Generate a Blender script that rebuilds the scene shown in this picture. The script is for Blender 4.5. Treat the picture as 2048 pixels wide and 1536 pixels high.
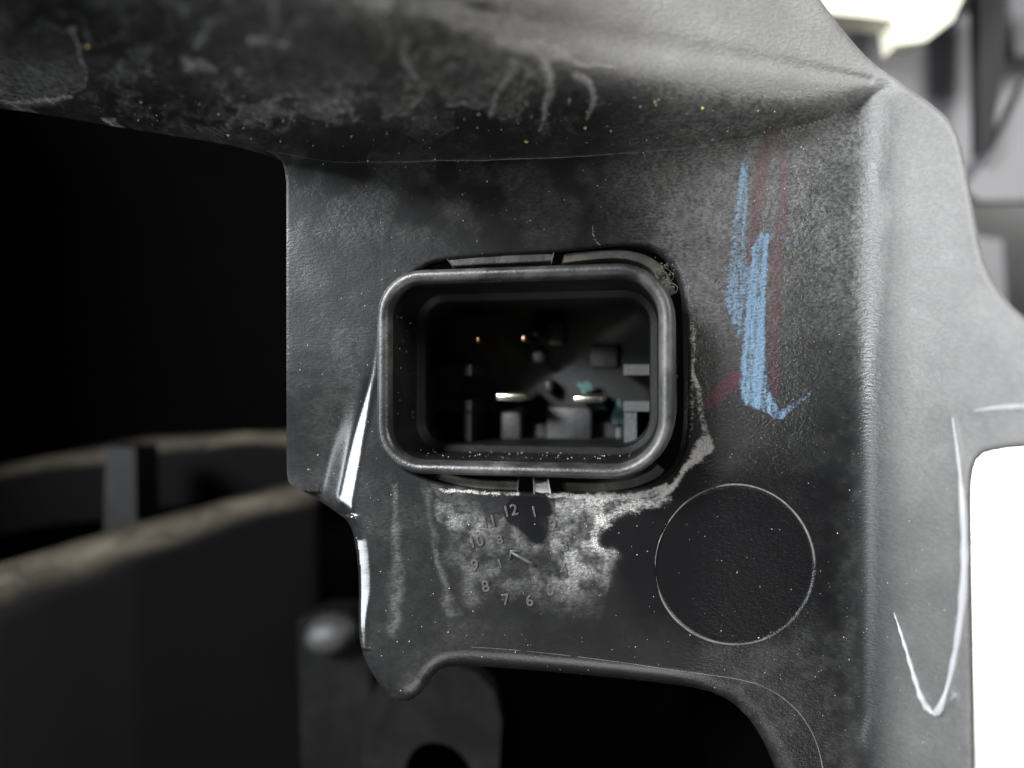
import bpy, bmesh, math, random
import numpy as np
from mathutils import Vector, Matrix

for o in list(bpy.data.objects):
    bpy.data.objects.remove(o)
sc = bpy.context.scene
COL = sc.collection
random.seed(7)
rng = np.random.default_rng(11)

# ------------------------------------------------------------------ camera / light (1 unit = 1 cm)
sc.unit_settings.system = 'METRIC'
sc.unit_settings.scale_length = 0.01
K = 165.0          # photo pixels per cm on the face of the back plate
CD = 9.0           # cm from the lens to the back plate
cam = bpy.data.cameras.new('camera')
camo = bpy.data.objects.new('camera', cam)
COL.objects.link(camo)
camo.location = (0, -CD, 0)
camo.rotation_euler = (math.radians(90), 0, 0)
cam.sensor_width = 36.0
cam.lens = 36.0 * CD / (2048.0 / K)
cam.clip_start = 0.05
cam.clip_end = 500
cam.dof.use_dof = True
cam.dof.focus_distance = CD - 0.15
cam.dof.aperture_fstop = cam.lens * 1e-3 / (2 * 0.17)
sc.camera = camo

world = bpy.data.worlds.new('World')
sc.world = world
world.use_nodes = True
wb = world.node_tree.nodes['Background']
wb.inputs[0].default_value = (0.86, 0.93, 1.0, 1)
wb.inputs[1].default_value = 0.022

def area(name, loc, target, size, power, color, size_y=None):
    l = bpy.data.lights.new(name, 'AREA')
    l.energy = power
    l.color = color
    l.size = size
    if size_y:
        l.shape = 'RECTANGLE'
        l.size_y = size_y
    o = bpy.data.objects.new(name, l)
    COL.objects.link(o)
    o.location = loc
    d = Vector(target) - Vector(loc)
    o.rotation_euler = d.to_track_quat('-Z', 'Y').to_euler()
    return o
area('window_lamp', (-23, -23, 14.5), (0.8, 0, 0.3), 9, 41000, (0.95, 0.975, 1.0), 9)
area('bounce_lamp', (3, -13, -20), (0.8, -0.5, 1.5), 12, 2000, (1.0, 0.985, 0.95), 10)
area('right_fill', (22, -12, 10), (1.2, 0, 0), 7, 5500, (1.0, 0.985, 0.96), 8)  # added fill from the right for the connector's side and the crust
area('side_lamp', (-24, -12, -2.5), (0, 0, -0.5), 9, 4500, (0.88, 0.94, 1.0), 16)
area('bench_fill', (17, 14, 9), (13, 22, -8), 8, 26000, (1.0, 0.99, 0.96))  # unseen light added behind the fan to blow out the bench

sc.view_settings.view_transform = 'Standard'
sc.view_settings.look = 'None'
sc.view_settings.exposure = 0.0
sc.view_settings.gamma = 1.0
sc.view_settings.use_curve_mapping = False
sc.render.engine = 'CYCLES'

# ------------------------------------------------------------------ helpers
def P(u, v, d=0.0):
    """photo point (u, v) at depth d behind the plate face, in cm"""
    s = (CD + d) / CD / K
    return Vector(((u - 1024) * s, d, (768 - v) * s))

def tag(o, label=None, cat=None, group=None, kind=None):
    if label: o['label'] = label
    if cat: o['category'] = cat
    if group: o['group'] = group
    if kind: o['kind'] = kind
    return o

def empty(name, loc=(0, 0, 0)):
    o = bpy.data.objects.new(name, None)
    o.empty_display_size = 0.3
    COL.objects.link(o)
    o.location = loc
    return o

def link(name, me, mat, parent=None, smooth=True):
    o = bpy.data.objects.new(name, me)
    COL.objects.link(o)
    if mat:
        me.materials.append(mat)
    if smooth:
        me.polygons.foreach_set('use_smooth', np.ones(len(me.polygons), dtype=bool))
    if parent:
        o.parent = parent
        o.matrix_parent_inverse = Matrix.Translation(parent.location).inverted() if parent.type == 'EMPTY' and parent.rotation_euler.z == 0 else Matrix()
    return o

def from_bm(name, bm, mat, parent=None, smooth=True, bevel=0, seg=2):
    if bevel:
        es = [e for e in bm.edges if len(e.link_faces) == 2 and e.calc_face_angle(0) > 0.5]
        rb = bmesh.ops.bevel(bm, geom=es, offset=bevel, segments=seg, affect='EDGES', profile=0.5, clamp_overlap=True)
        for f in rb['faces']: f.smooth = True
    bmesh.ops.recalc_face_normals(bm, faces=bm.faces)
    me = bpy.data.meshes.new(name)
    bm.to_mesh(me)
    bm.free()
    return link(name, me, mat, parent, smooth and not bevel)

def lattice(seed, n=256):
    return np.random.default_rng(seed).random((n, n), dtype=np.float32)
def vnoise(x, y, seed):
    L = lattice(seed)
    xi = np.floor(x).astype(np.int64); yi = np.floor(y).astype(np.int64)
    fx = (x - xi); fy = (y - yi)
    fx = fx * fx * (3 - 2 * fx); fy = fy * fy * (3 - 2 * fy)
    a = L[xi & 255, yi & 255]; b = L[(xi + 1) & 255, yi & 255]
    c = L[xi & 255, (yi + 1) & 255]; d = L[(xi + 1) & 255, (yi + 1) & 255]
    return a + (b - a) * fx + (c - a) * fy + (a - b - c + d) * fx * fy
def fbm(x, y, seed, octv=4):
    s = 0; a = 0.5; t = 0
    for i in range(octv):
        s = s + a * vnoise(x * 2 ** i + 13.7 * i, y * 2 ** i + 7.1 * i, seed + i)
        t += a; a *= 0.5
    return s / t                       # 0..1
def sstep(a, b, x):
    t = np.clip((x - a) / (b - a), 0, 1)
    return t * t * (3 - 2 * t)
def smin(a, b, k):
    h = np.clip(0.5 + 0.5 * (b - a) / k, 0, 1)
    return b + (a - b) * h - k * h * (1 - h)
def chaikin(pts, n=2, closed=True):
    p = np.array(pts, dtype=np.float64)
    for _ in range(n):
        if closed:
            q = np.roll(p, -1, axis=0)
            p = np.stack([0.75 * p + 0.25 * q, 0.25 * p + 0.75 * q], 1).reshape(-1, p.shape[1])
        else:
            q = p[1:]; r = p[:-1]
            m = np.stack([0.75 * r + 0.25 * q, 0.25 * r + 0.75 * q], 1).reshape(-1, p.shape[1])
            p = np.vstack([p[:1], m, p[-1:]])
    return p
def seg_dist(X, Y, poly, closed=True):
    best = np.full(X.shape, 1e9, dtype=np.float32)
    n = len(poly)
    for i in range(n if closed else n - 1):
        ax, ay = poly[i][:2]; bx, by = poly[(i + 1) % n][:2]
        dx, dy = bx - ax, by - ay
        L2 = dx * dx + dy * dy + 1e-9
        t = np.clip(((X - ax) * dx + (Y - ay) * dy) / L2, 0, 1)
        best = np.minimum(best, (X - ax - t * dx) ** 2 + (Y - ay - t * dy) ** 2)
    return np.sqrt(best)
def inside(X, Y, poly):
    c = np.zeros(X.shape, dtype=bool)
    n = len(poly)
    for i in range(n):
        x1, y1 = poly[i][:2]; x2, y2 = poly[(i + 1) % n][:2]
        if y1 == y2: continue
        cond = ((y1 > Y) != (y2 > Y)) & (X < (x2 - x1) * (Y - y1) / (y2 - y1) + x1)
        c ^= cond
    return c
def sdf(X, Y, poly):
    d = seg_dist(X, Y, poly)
    return np.where(inside(X, Y, poly), -d, d)
def stroke(X, Y, pts):
    """distance to a polyline of varying half width: (u, v, w) -> d/w (1 at the edge)"""
    best = np.full(X.shape, 1e9, dtype=np.float32)
    for i in range(len(pts) - 1):
        ax, ay, aw = pts[i]; bx, by, bw = pts[i + 1]
        dx, dy = bx - ax, by - ay
        t = np.clip(((X - ax) * dx + (Y - ay) * dy) / (dx * dx + dy * dy + 1e-9), 0, 1)
        d = np.sqrt((X - ax - t * dx) ** 2 + (Y - ay - t * dy) ** 2) / (aw + t * (bw - aw))
        best = np.minimum(best, d)
    return best
def soft(q, e=0.35):
    return 1 - sstep(1 - e, 1 + e, q)

# ------------------------------------------------------------------ materials
def newmat(name):
    m = bpy.data.materials.new(name)
    m.use_nodes = True
    nt = m.node_tree
    return m, nt, nt.nodes, nt.links, nt.nodes['Principled BSDF']
def N(nodes, kind, **kw):
    n = nodes.new(kind)
    for k, v in kw.items():
        setattr(n, k, v)
    return n
def noise(nodes, links, vec, scale, detail=3, rough=0.55, dist=0):
    n = nodes.new('ShaderNodeTexNoise')
    n.inputs['Scale'].default_value = scale
    n.inputs['Detail'].default_value = detail
    n.inputs['Roughness'].default_value = rough
    n.inputs['Distortion'].default_value = dist
    links.new(vec, n.inputs['Vector'])
    return n.outputs['Fac']
def ramp(nodes, links, fac, a, b, ca=0.0, cb=1.0):
    n = nodes.new('ShaderNodeMapRange')
    n.inputs['From Min'].default_value = a
    n.inputs['From Max'].default_value = b
    n.inputs['To Min'].default_value = ca
    n.inputs['To Max'].default_value = cb
    n.interpolation_type = 'SMOOTHSTEP'
    links.new(fac, n.inputs['Value'])
    return n.outputs[0]
def math2(nodes, links, op, a, b):
    n = nodes.new('ShaderNodeMath'); n.operation = op; n.use_clamp = False
    for i, x in enumerate((a, b)):
        if isinstance(x, (int, float)): n.inputs[i].default_value = x
        else: links.new(x, n.inputs[i])
    return n.outputs[0]
def mixc(nodes, links, fac, a, b):
    n = nodes.new('ShaderNodeMix'); n.data_type = 'RGBA'
    for s, x in ((n.inputs[0], fac), (n.inputs[6], a), (n.inputs[7], b)):
        if isinstance(x, (int, float)): s.default_value = x
        elif isinstance(x, tuple): s.default_value = (*x, 1)
        else: links.new(x, s)
    return n.outputs[2]

def plastic(name, base=0.017, rough=0.42, grain=0.35, gscale=26, attrs=False, dusty=0.12, dustcol=(0.20, 0.195, 0.185), spec=0.5, bdist=0.02, topdust=False, mod=1.0, stretch=1.0):
    m, nt, nd, ln, b = newmat(name)
    co = nd.new('ShaderNodeTexCoord').outputs['Object']
    if stretch != 1.0:
        mp = nd.new('ShaderNodeMapping'); mp.inputs['Scale'].default_value = (1, 1, stretch); mp.inputs['Rotation'].default_value = (0, math.radians(8), 0)
        ln.new(co, mp.inputs[0]); cg = mp.outputs[0]
    else: cg = co
    n1 = noise(nd, ln, cg, gscale, 3, 0.6)
    n2 = noise(nd, ln, co, gscale * 2.6, 2, 0.6)
    nl = noise(nd, ln, co, 1.1, 5, 0.62, 0.6)
    nm = noise(nd, ln, co, 7.0, 5, 0.65, 0.4)
    film = math2(nd, ln, 'MULTIPLY', ramp(nd, ln, nl, 0.35, 0.75), ramp(nd, ln, nm, 0.25, 0.75, 0.35, 1.0))
    if topdust: film = ramp(nd, ln, nl, 0.25, 0.75, 0.25, 0.85)
    film = math2(nd, ln, 'MULTIPLY', film, dusty)
    pits = ramp(nd, ln, n2, 0.40, 0.62)
    col = (base, base, base * 1.04)
    if topdust:
        ge = nd.new('ShaderNodeNewGeometry'); sx = nd.new('ShaderNodeSeparateXYZ'); ln.new(ge.outputs['Normal'], sx.inputs[0])
        film = math2(nd, ln, 'MULTIPLY', film, ramp(nd, ln, sx.outputs['Z'], 0.55, 0.9, 0.0, 1.0))
    if attrs:
        def at(a):
            n = nd.new('ShaderNodeAttribute'); n.attribute_name = a
            return n.outputs['Fac']
        dust_and_sheen = at('dust_and_sheen')
        dm = math2(nd, ln, 'MULTIPLY', dust_and_sheen, math2(nd, ln, 'MULTIPLY', ramp(nd, ln, nm, 0.22, 0.66, 1 - 0.7 * mod, 1.0), ramp(nd, ln, n1, 0.3, 0.66, 1 - 0.65 * mod, 1 + 0.15 * mod)))
        sm = at('even')
        dm = math2(nd, ln, 'ADD', math2(nd, ln, 'MULTIPLY', dm, math2(nd, ln, 'SUBTRACT', 1.0, sm)), math2(nd, ln, 'MULTIPLY', math2(nd, ln, 'MULTIPLY', dust_and_sheen, sm), ramp(nd, ln, n1, 0.3, 0.7, 0.92, 1.02)))
        wet = at('wet')
        dry = math2(nd, ln, 'SUBTRACT', 1.0, wet)
        f = math2(nd, ln, 'MULTIPLY', math2(nd, ln, 'ADD', film, dm), dry)
        f.node.use_clamp = True
        c = mixc(nd, ln, f, mixc(nd, ln, wet, col, (0.005, 0.005, 0.0055)), dustcol)
        ln.new(math2(nd, ln, 'ADD', math2(nd, ln, 'SUBTRACT', spec, math2(nd, ln, 'MULTIPLY', wet, 0.3)), math2(nd, ln, 'MULTIPLY', at('gloss'), 1.0)), b.inputs['Specular IOR Level'])
        rd = math2(nd, ln, 'MULTIPLY', at('red'), ramp(nd, ln, n1, 0.3, 0.6, 0.35, 1))
        c = mixc(nd, ln, rd, c, (0.075, 0.020, 0.030))
        cr = ramp(nd, ln, math2(nd, ln, 'ADD', at('crust'), math2(nd, ln, 'MULTIPLY', math2(nd, ln, 'SUBTRACT', n1, 0.5), 0.9)), 0.35, 0.8)
        cr = math2(nd, ln, 'MULTIPLY', cr, ramp(nd, ln, at('crust'), 0.05, 0.3))
        c = mixc(nd, ln, cr, c, mixc(nd, ln, nm, (0.26, 0.245, 0.22), (0.66, 0.65, 0.63)))
        bl = ramp(nd, ln, math2(nd, ln, 'ADD', at('blue'), math2(nd, ln, 'MULTIPLY', math2(nd, ln, 'SUBTRACT', math2(nd, ln, 'MULTIPLY', math2(nd, ln, 'ADD', n1, n2), 0.5), 0.5), 2.6)), 0.2, 1.0)
        bl = math2(nd, ln, 'MULTIPLY', bl, ramp(nd, ln, at('blue'), 0.02, 0.2))
        c = mixc(nd, ln, bl, c, mixc(nd, ln, nm, (0.085, 0.155, 0.245), (0.19, 0.29, 0.395)))
        ln.new(c, b.inputs['Base Color'])
        r = math2(nd, ln, 'ADD', math2(nd, ln, 'MULTIPLY', f, 0.5), rough)
        r = math2(nd, ln, 'SUBTRACT', r, math2(nd, ln, 'MULTIPLY', at('gloss'), 0.16))
        r = math2(nd, ln, 'ADD', r, math2(nd, ln, 'MULTIPLY', math2(nd, ln, 'MAXIMUM', cr, bl), 0.4))
        r.node.use_clamp = True
        ln.new(r, b.inputs['Roughness'])
    else:
        c = mixc(nd, ln, film, col, dustcol)
        ln.new(c, b.inputs['Base Color'])
        r = math2(nd, ln, 'ADD', math2(nd, ln, 'MULTIPLY', film, 0.5), rough)
        ln.new(r, b.inputs['Roughness'])
    bp = nd.new('ShaderNodeBump')
    bp.inputs['Strength'].default_value = grain
    bp.inputs['Distance'].default_value = bdist
    h = math2(nd, ln, 'ADD', n1, math2(nd, ln, 'MULTIPLY', n2, 0.5))
    if attrs:
        h = math2(nd, ln, 'ADD', math2(nd, ln, 'MULTIPLY', h, at('grain')), math2(nd, ln, 'MULTIPLY', math2(nd, ln, 'ADD', dm, cr), 0.7))
    ln.new(h, bp.inputs['Height'])
    ln.new(bp.outputs[0], b.inputs['Normal'])
    if not attrs: b.inputs['Specular IOR Level'].default_value = spec
    return m

M_plate = plastic('moulded_plastic_plate', 0.008, 0.32, 0.9, 17, True, dusty=0.03, stretch=2.0, bdist=0.03, dustcol=(0.26, 0.257, 0.25))
M_dark = plastic('moulded_plastic_inner', 0.0025, 0.6, 0.2, 12, False, 0.035, spec=0.12)
M_deep = plastic('shaded_cavity_plastic', 0.001, 1.0, 0.1, 10, False, 0.001, spec=0.0)  # same moulding near black: shade of the hollow put into the colour
M_rib = plastic('dusty_rib_plastic', 0.002, 0.8, 0.2, 5, False, 0.8, (0.13, 0.113, 0.086), topdust=True, spec=0.05)
M_post = plastic('post_plastic', 0.002, 0.5, 0.2, 10, False, 0.03, spec=0.2)
M_shell = plastic('connector_plastic', 0.013, 0.34, 0.25, 20, False, 0.42)
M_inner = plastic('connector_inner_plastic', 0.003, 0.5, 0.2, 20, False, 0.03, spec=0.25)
M_tower = plastic('terminal_tower_plastic', 0.006, 0.5, 0.3, 12, False, 0.14)
M_keyrib = plastic('connector_rib_plastic', 0.016, 0.5, 0.4, 30, False, 0.2)

def simple(name, col, rough=0.5, metal=0.0, nscale=8, var=0.25, bump=0.0):
    m, nt, nd, ln, b = newmat(name)
    co = nd.new('ShaderNodeTexCoord').outputs['Object']
    n = noise(nd, ln, co, nscale, 4)
    c = mixc(nd, ln, n, tuple(x * (1 - var) for x in col), tuple(min(1, x * (1 + var)) for x in col))
    ln.new(c, b.inputs['Base Color'])
    b.inputs['Roughness'].default_value = rough
    b.inputs['Metallic'].default_value = metal
    if bump:
        bp = nd.new('ShaderNodeBump'); bp.inputs['Strength'].default_value = bump; bp.inputs['Distance'].default_value = 0.02
        ln.new(n, bp.inputs['Height']); ln.new(bp.outputs[0], b.inputs['Normal'])
    return m
M_tin = simple('tinned_terminal', (0.80, 0.74, 0.60), 0.22, 1.0, 14, 0.15, 0.1)
M_copper = simple('copper_pin', (0.75, 0.42, 0.26), 0.3, 1.0)
M_verdigris = simple('green_corrosion', (0.035, 0.075, 0.070), 0.9, 0, 9, 0.8, 0.5)
M_cream = simple('cream_plastic', (0.78, 0.76, 0.62), 0.5)
M_blade = simple('grey_blade', (0.125, 0.122, 0.132), 0.45, 0, 1.5, 0.1)
M_black = simple('black_rubber', (0.008, 0.008, 0.009), 0.7)
M_white = simple('white_bench', (0.84, 0.84, 0.83), 0.6, 0, 0.4, 0.03)
M_speck = simple('pale_grit', (0.36, 0.345, 0.31), 0.8, 0, 3, 0.5)
M_speck2 = simple('yellow_grit', (0.42, 0.34, 0.12), 0.7, 0, 3, 0.4)
M_crust = simple('white_salt_crust', (0.55, 0.535, 0.51), 0.85, 0, 9, 0.25, 0.5)
M_lint = simple('lint_fibre', (0.13, 0.115, 0.085), 0.8)

# ------------------------------------------------------------------ the shroud: one moulding of plate, shelf and side wall
ST = 3.0
gu = np.arange(-141, 2190, ST, dtype=np.float32)
gv = np.arange(-141, 1650, ST, dtype=np.float32)
U, V = np.meshgrid(gu, gv)            # rows = v

EDGE = ([(-200, -200), (1500, -200), (1640, 0), (1700, 78), (1745, 126), (1795, 160), (1880, 220), (1912, 256), (1928, 310), (1950, 430),
         (1965, 510), (1985, 560), (2012, 602), (2060, 645), (2240, 740), (2240, 893), (2060, 895), (2000, 899), (1957, 910), (1944, 950), (1942, 1010),
         (1950, 1540), (1952, 1700), (1600, 1700), (1575, 1590), (1548, 1515), (1510, 1450), (1465, 1402), (1410, 1378), (1330, 1366), (1200, 1352),
         (1040, 1338), (930, 1330), (890, 1334), (868, 1350), (850, 1382), (820, 1404), (785, 1400), (745, 1350), (722, 1300), (716, 1240), (719, 1170),
         (712, 1090), (700, 1045), (668, 1020), (625, 992), (585, 972), (574, 960), (573, 900), (573, 420), (573, 350), (560, 312), (500, 292), (430, 275), (300, 255), (150, 230),
         (0, 205), (-200, 190)])
EDGE = chaikin(EDGE, 1)
HOLE = chaikin([(890, 517), (1110, 506), (1275, 486), (1335, 505), (1366, 560), (1374, 640), (1377, 800), (1374, 880), (1357, 935),
                (1310, 968), (1240, 986), (1000, 985), (870, 966), (790, 930), (768, 850), (765, 650), (795, 575), (840, 535)], 2)
e_sd = sdf(U, V, EDGE)
h_sd = -sdf(U, V, HOLE)               # negative = plate material
OUT = np.maximum(e_sd, h_sd)

def lin(u, xs, ys):                    # interpolated and smoothed along u
    g = np.arange(-400, 2400, 2.0)
    y = np.interp(g, xs, ys)
    k = np.hanning(101); k /= k.sum()
    y = np.convolve(np.pad(y, 50, mode='edge'), k, mode='valid')
    return np.interp(u, g, y).astype(np.float32)
def relief(U, V, e, h):
    # back plate, with the raised part right of the bent edge
    xl = np.interp(V, [600, 740, 880, 1000, 1030, 1080, 1180, 1280, 1340, 1400], [765, 748, 716, 692, 694, 703, 714, 712, 722, 760])
    wq = np.interp(V, [600, 700, 740, 780, 840, 920, 1000, 1030, 1060], [0.3, 1.2, 3.5, 9, 18, 25, 27, 14, 10])
    q = (xl - U)
    plate = 0.46 * wq / K * np.clip((q + wq * 0.5) / wq, 0, 1) + (0.16 * sstep(760, 960, V) + 0.3 * sstep(1010, 1060, V)) * sstep(0, 40, q - wq * 0.5)
    plate = plate + 0.012 * (fbm(U / 160, V / 160, 3) - 0.5)
    plate = plate + 0.05 * np.clip((1000 - U) / 400, 0, 1) * np.clip((U - 560) / 30, 0, 1) * 0
    # mould ejector disc
    rr = np.hypot(U - 1470, V - 1130)
    plate = plate + 0.022 * (1 - sstep(155, 161, rr))
    # shallow land under the connector and the date stamp ring
    # shelf above
    vc = lin(U, [-200, 0, 150, 300, 430, 560, 700, 1000, 1250, 1450, 1600, 1700, 1750, 1800], [190, 206, 231, 256, 277, 302, 318, 310, 300, 279, 249, 214, 186, 150])
    vc = vc + 8 * (fbm(U / 90, V / 4000, 21) - 0.5) * np.clip((1500 - U) / 500, 0, 1)
    Lh = lin(U, [-200, 560, 700, 900, 1100, 1300, 1450, 1600, 1750, 1800], [420, 350, 310, 235, 175, 108, 66, 28, 5, 2])
    t = vc - V
    zc = 768 - vc
    cc = lin(U, [-200, 400, 700, 900, 1100, 1300, 1450, 1600, 1800], [.92, .92, .88, .80, .72, .64, .66, .8, .9])
    dl = -cc * CD * (1 - zc / (zc + Lh))
    under = -cc * CD * (1 - zc / np.maximum(zc + t, 50))
    slope = dl - 0.0004 * (t - Lh)
    shelf = -smin(-under, -slope, 0.36) - 0.09
    # two shallow grooves along the upper face and the dirt scallops at the left
    g1 = stroke(U, V, [(560, -60, 18), (860, 8, 18), (1300, 92, 18), (1560, 130, 12), (1740, 160, 5)])
    shelf = shelf + 0.045 * np.exp(-(g1 / 1.6) ** 2)
    g2 = stroke(U, V, [(-100, 30, 26), (120, 100, 26), (300, 170, 22), (480, 215, 18), (700, 235, 14)])
    shelf = shelf - 0.08 * np.exp(-g2 ** 2)
    lf = np.clip((1350 - U) / 500, 0, 1)
    shelf = shelf + lf * (0.20 * (fbm(U / 160, V / 110, 5, 3) - 0.5) + 0.03 * (fbm(U / 40, V / 34, 9, 3) - 0.5))
    # right hand wall
    uc = np.interp(V, [150, 400, 900, 1536], [1758, 1748, 1742, 1732])
    xw = uc - 1024
    wall = -0.62 * CD * (1 - xw / np.maximum(U - 1024, 100))
    bead = stroke(U, V, [(1905, 835, 3), (1920, 930, 6), (1932, 1060, 9), (1930, 1180, 10), (1915, 1290, 8), (1895, 1380, 7), (1873, 1436, 9), (1845, 1405, 8), (1822, 1330, 6), (1802, 1265, 4), (1788, 1225, 2)])
    wall = wall - 0.012 * np.exp(-(bead / 2) ** 2)
    b2 = stroke(U, V, [(1945, 824, 3), (2000, 814, 7), (2060, 812, 8), (2200, 810, 8)])
    wall = wall - 0.012 * np.exp(-(b2 / 2) ** 2)
    b3 = stroke(U, V, [(1600, 1560, 40), (1720, 1500, 40), (1830, 1440, 26), (1900, 1400, 12)])
    wall = wall - 0.05 * np.exp(-b3 ** 2)
    wall = wall + 0.01 * (fbm(U / 120, V / 120, 31) - 0.5)
    d = np.minimum(plate, shelf)
    d = smin(d, wall, 0.42)
    which = np.where(wall < np.minimum(plate, shelf) + 0.0, 2, np.where(shelf < plate, 1, 0))
    # rounded outer edges
    R = np.where(which == 0, 34.0, 15.0)
    R = np.where((which == 1) & (V > 150) & (U < 700), np.interp(U, [380, 530], [40, 0.5]), R)
    R = np.where((which == 0) & (V < 985) & (U < 640), 0.5, R)
    s = np.clip(-e, 0, R)
    cm = (which == 0) & (U < 800) & (V > 1030) & (V < 1300)
    R = np.where(cm, 5, R); s = np.minimum(s, R)
    wc = np.interp(V, [1035, 1080, 1180, 1280, 1300], [8, 20, 18, 6, 0])
    d = d + np.where(cm, 0.46 * np.clip(wc + 5 + e, 0, 30) / K, 0)
    d = d + (R - np.sqrt(np.maximum(R * R - (R - s) ** 2, 0))) / K
    s2 = np.clip(-h, 0, 8)
    d = d + (8 - np.sqrt(np.maximum(64 - (8 - s2) ** 2, 0))) / K
    return d, which

# snap the rim vertices to the outline
eps = 1.5
ccen = 0.25 * (OUT[:-1, :-1] + OUT[1:, :-1] + OUT[:-1, 1:] + OUT[1:, 1:])
keep = ccen < 0
nb = np.zeros(OUT.shape, dtype=np.int8)
for a in (0, 1):
    for b_ in (0, 1):
        nb[a:a + keep.shape[0], b_:b_ + keep.shape[1]] += keep
rim = (nb > 0) & (nb < 4)
rim[0, :] = rim[-1, :] = False
rim[:, 0] = rim[:, -1] = False
gy, gx = np.gradient(OUT, ST)
gl = np.hypot(gx, gy) + 1e-6
U2 = np.where(rim, U - gx / gl * OUT, U).astype(np.float32)
V2 = np.where(rim, V - gy / gl * OUT, V).astype(np.float32)
e2 = np.where(rim & (e_sd > h_sd), -0.01, e_sd)
h2 = np.where(rim & (h_sd >= e_sd), -0.01, h_sd)
DEP, WHICH = relief(U2, V2, e2, h2)
S_ = (CD + DEP) / CD / K
PX = (U2 - 1024) * S_; PZ = (768 - V2) * S_; PY = DEP
POS = np.stack([PX, PY, PZ], -1)
dU = np.gradient(POS, axis=1); dV = np.gradient(POS, axis=0)
NRM = np.cross(dU, dV)
NRM /= (np.linalg.norm(NRM, axis=-1, keepdims=True) + 1e-9)
VIEW = POS - np.array([0, -CD, 0])
NRM = np.where((NRM * VIEW).sum(-1, keepdims=True) > 0, -NRM, NRM)
def depth_at(u, v):
    j = int(round((u - gu[0]) / ST)); i = int(round((v - gv[0]) / ST))
    return float(DEP[i, j])

# --- dirt, deposits, marker paint and painted sheen
F1 = fbm(U / 70, V / 70, 41, 5); F2 = fbm(U / 26, V / 26, 47, 4); F3 = fbm(U / 9, V / 9, 53, 3)
WU = U + 26 * (fbm(U / 40, V / 40, 61, 4) - 0.5) * 2
WV = V + 26 * (fbm(U / 40, V / 40, 67, 4) - 0.5) * 2
dust_and_sheen = np.zeros_like(U); crust = np.zeros_like(U); wet = np.zeros_like(U)  # dust also carries the painted sheen of plate, wall and shelf
def add(base, x): return np.maximum(base, x)
# powder below the connector, streaks and the hard edge of the old wet patch
powder = chaikin([(850, 965), (960, 985), (1080, 990), (1200, 992), (1330, 985), (1330, 1005), (1290, 1008), (1245, 1026), (1205, 1050), (1193, 1078), (1203, 1100),
                  (1240, 1103), (1218, 1122), (1218, 1190), (1200, 1250), (1110, 1290), (980, 1260), (900, 1200), (870, 1100)], 1)
ps = sdf(U + 5 * (F3 - 0.5), V + 5 * (F3 - 0.5), powder)
pm = 1 - sstep(-3, 2, ps)
pm_soft = 1 - sstep(-80, 10, sdf(WU, WV, powder))
right = sstep(1060, 1180, U)
pw = np.where(U > 1110, pm, pm_soft) * (0.22 + 0.65 * F2) * (1 - sstep(1130, 1290, V))
zone = 0.22 + 0.85 * sstep(1050, 1170, U + 60 * (F1 - 0.5)) + 0.45 * np.exp(-((U - 905) / 60) ** 2) * (1 - sstep(1010, 1190, V))
dust_and_sheen = add(dust_and_sheen, 1.05 * pw * zone * (0.25 + 1.1 * sstep(0.38, 0.72, F2) + 0.3 * sstep(0.35, 0.65, F3)) * (1 - sstep(1130, 1250, V + 90 * (F1 - 0.5))))
crust = add(crust, np.where(U > 1080, pm, 0) * sstep(0.52, 0.75, F2) * 0.5 * sstep(1100, 1200, U) * (1 - sstep(1120, 1230, V)))
dust_and_sheen = add(dust_and_sheen, 0.9 * np.exp(-((ps + 6) / 10) ** 2) * sstep(1120, 1180, U) * (1 - sstep(1090, 1200, V + 40 * (F1 - 0.5))) * (0.4 + F2))
crust = add(crust, np.exp(-((ps + 7) / (6 + 22 * F2)) ** 2) * (U > 1170) * (1 - sstep(1080, 1170, V)) * (0.15 + 0.85 * F2))
crust = add(crust, 0.75 * np.exp(-(np.hypot(U - 1205, V - 1085) / 34) ** 2) * (0.5 + F2) * (ps < 0))
for a in ([(855, 985, 12), (865, 1060, 9), (880, 1140, 8), (900, 1230, 14)], [(920, 975, 14), (940, 1030, 12), (950, 1100, 10), (940, 1190, 20)],
          [(790, 975, 7), (796, 1060, 11), (790, 1180, 12), (788, 1265, 12)], [(870, 975, 8), (930, 1010, 9), (965, 1050, 8)]):
    dust_and_sheen = add(dust_and_sheen, 0.22 * np.exp(-stroke(WU * 0.6 + U * 0.4, WV * 0.6 + V * 0.4, a) ** 2) * (0.4 + 0.9 * F2))
# the crust thrown up round the lower right corner of the hole
cs = chaikin([(1425, 866), (1432, 905), (1400, 925), (1372, 945), (1352, 985), (1322, 1004), (1296, 998), (1330, 975), (1358, 940), (1377, 905), (1395, 880), (1405, 862)], 1)
cd = sdf(U + 12 * (F2 - 0.5), V + 12 * (F2 - 0.5), cs)
crust = add(crust, (1 - sstep(-14, 8, cd)) * (0.52 + 0.55 * F2 + 0.35 * F3))
for a, k in (([(1388, 655, 5), (1384, 740, 6), (1398, 780, 7), (1400, 820, 7), (1412, 868, 9)], 0.62), ([(1376, 560, 3), (1384, 660, 7), (1386, 760, 6), (1380, 860, 8)], 0.45),
             ([(880, 980, 5), (960, 986, 4), (1040, 988, 4)], 0.7), ([(1095, 988, 7), (1190, 996, 6), (1290, 990, 8), (1330, 975, 10)], 0.75),
             ([(1185, 450, 2), (1188, 480, 3), (1200, 494, 3)], 0.5), ([(1275, 482, 2), (1330, 505, 3), (1356, 540, 3)], 0.35)):
    crust = add(crust, k * soft(stroke(U + 8 * (F2 - 0.5), V + 8 * (F3 - 0.5), a), 0.6) * (0.55 + 0.7 * F2))
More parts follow.
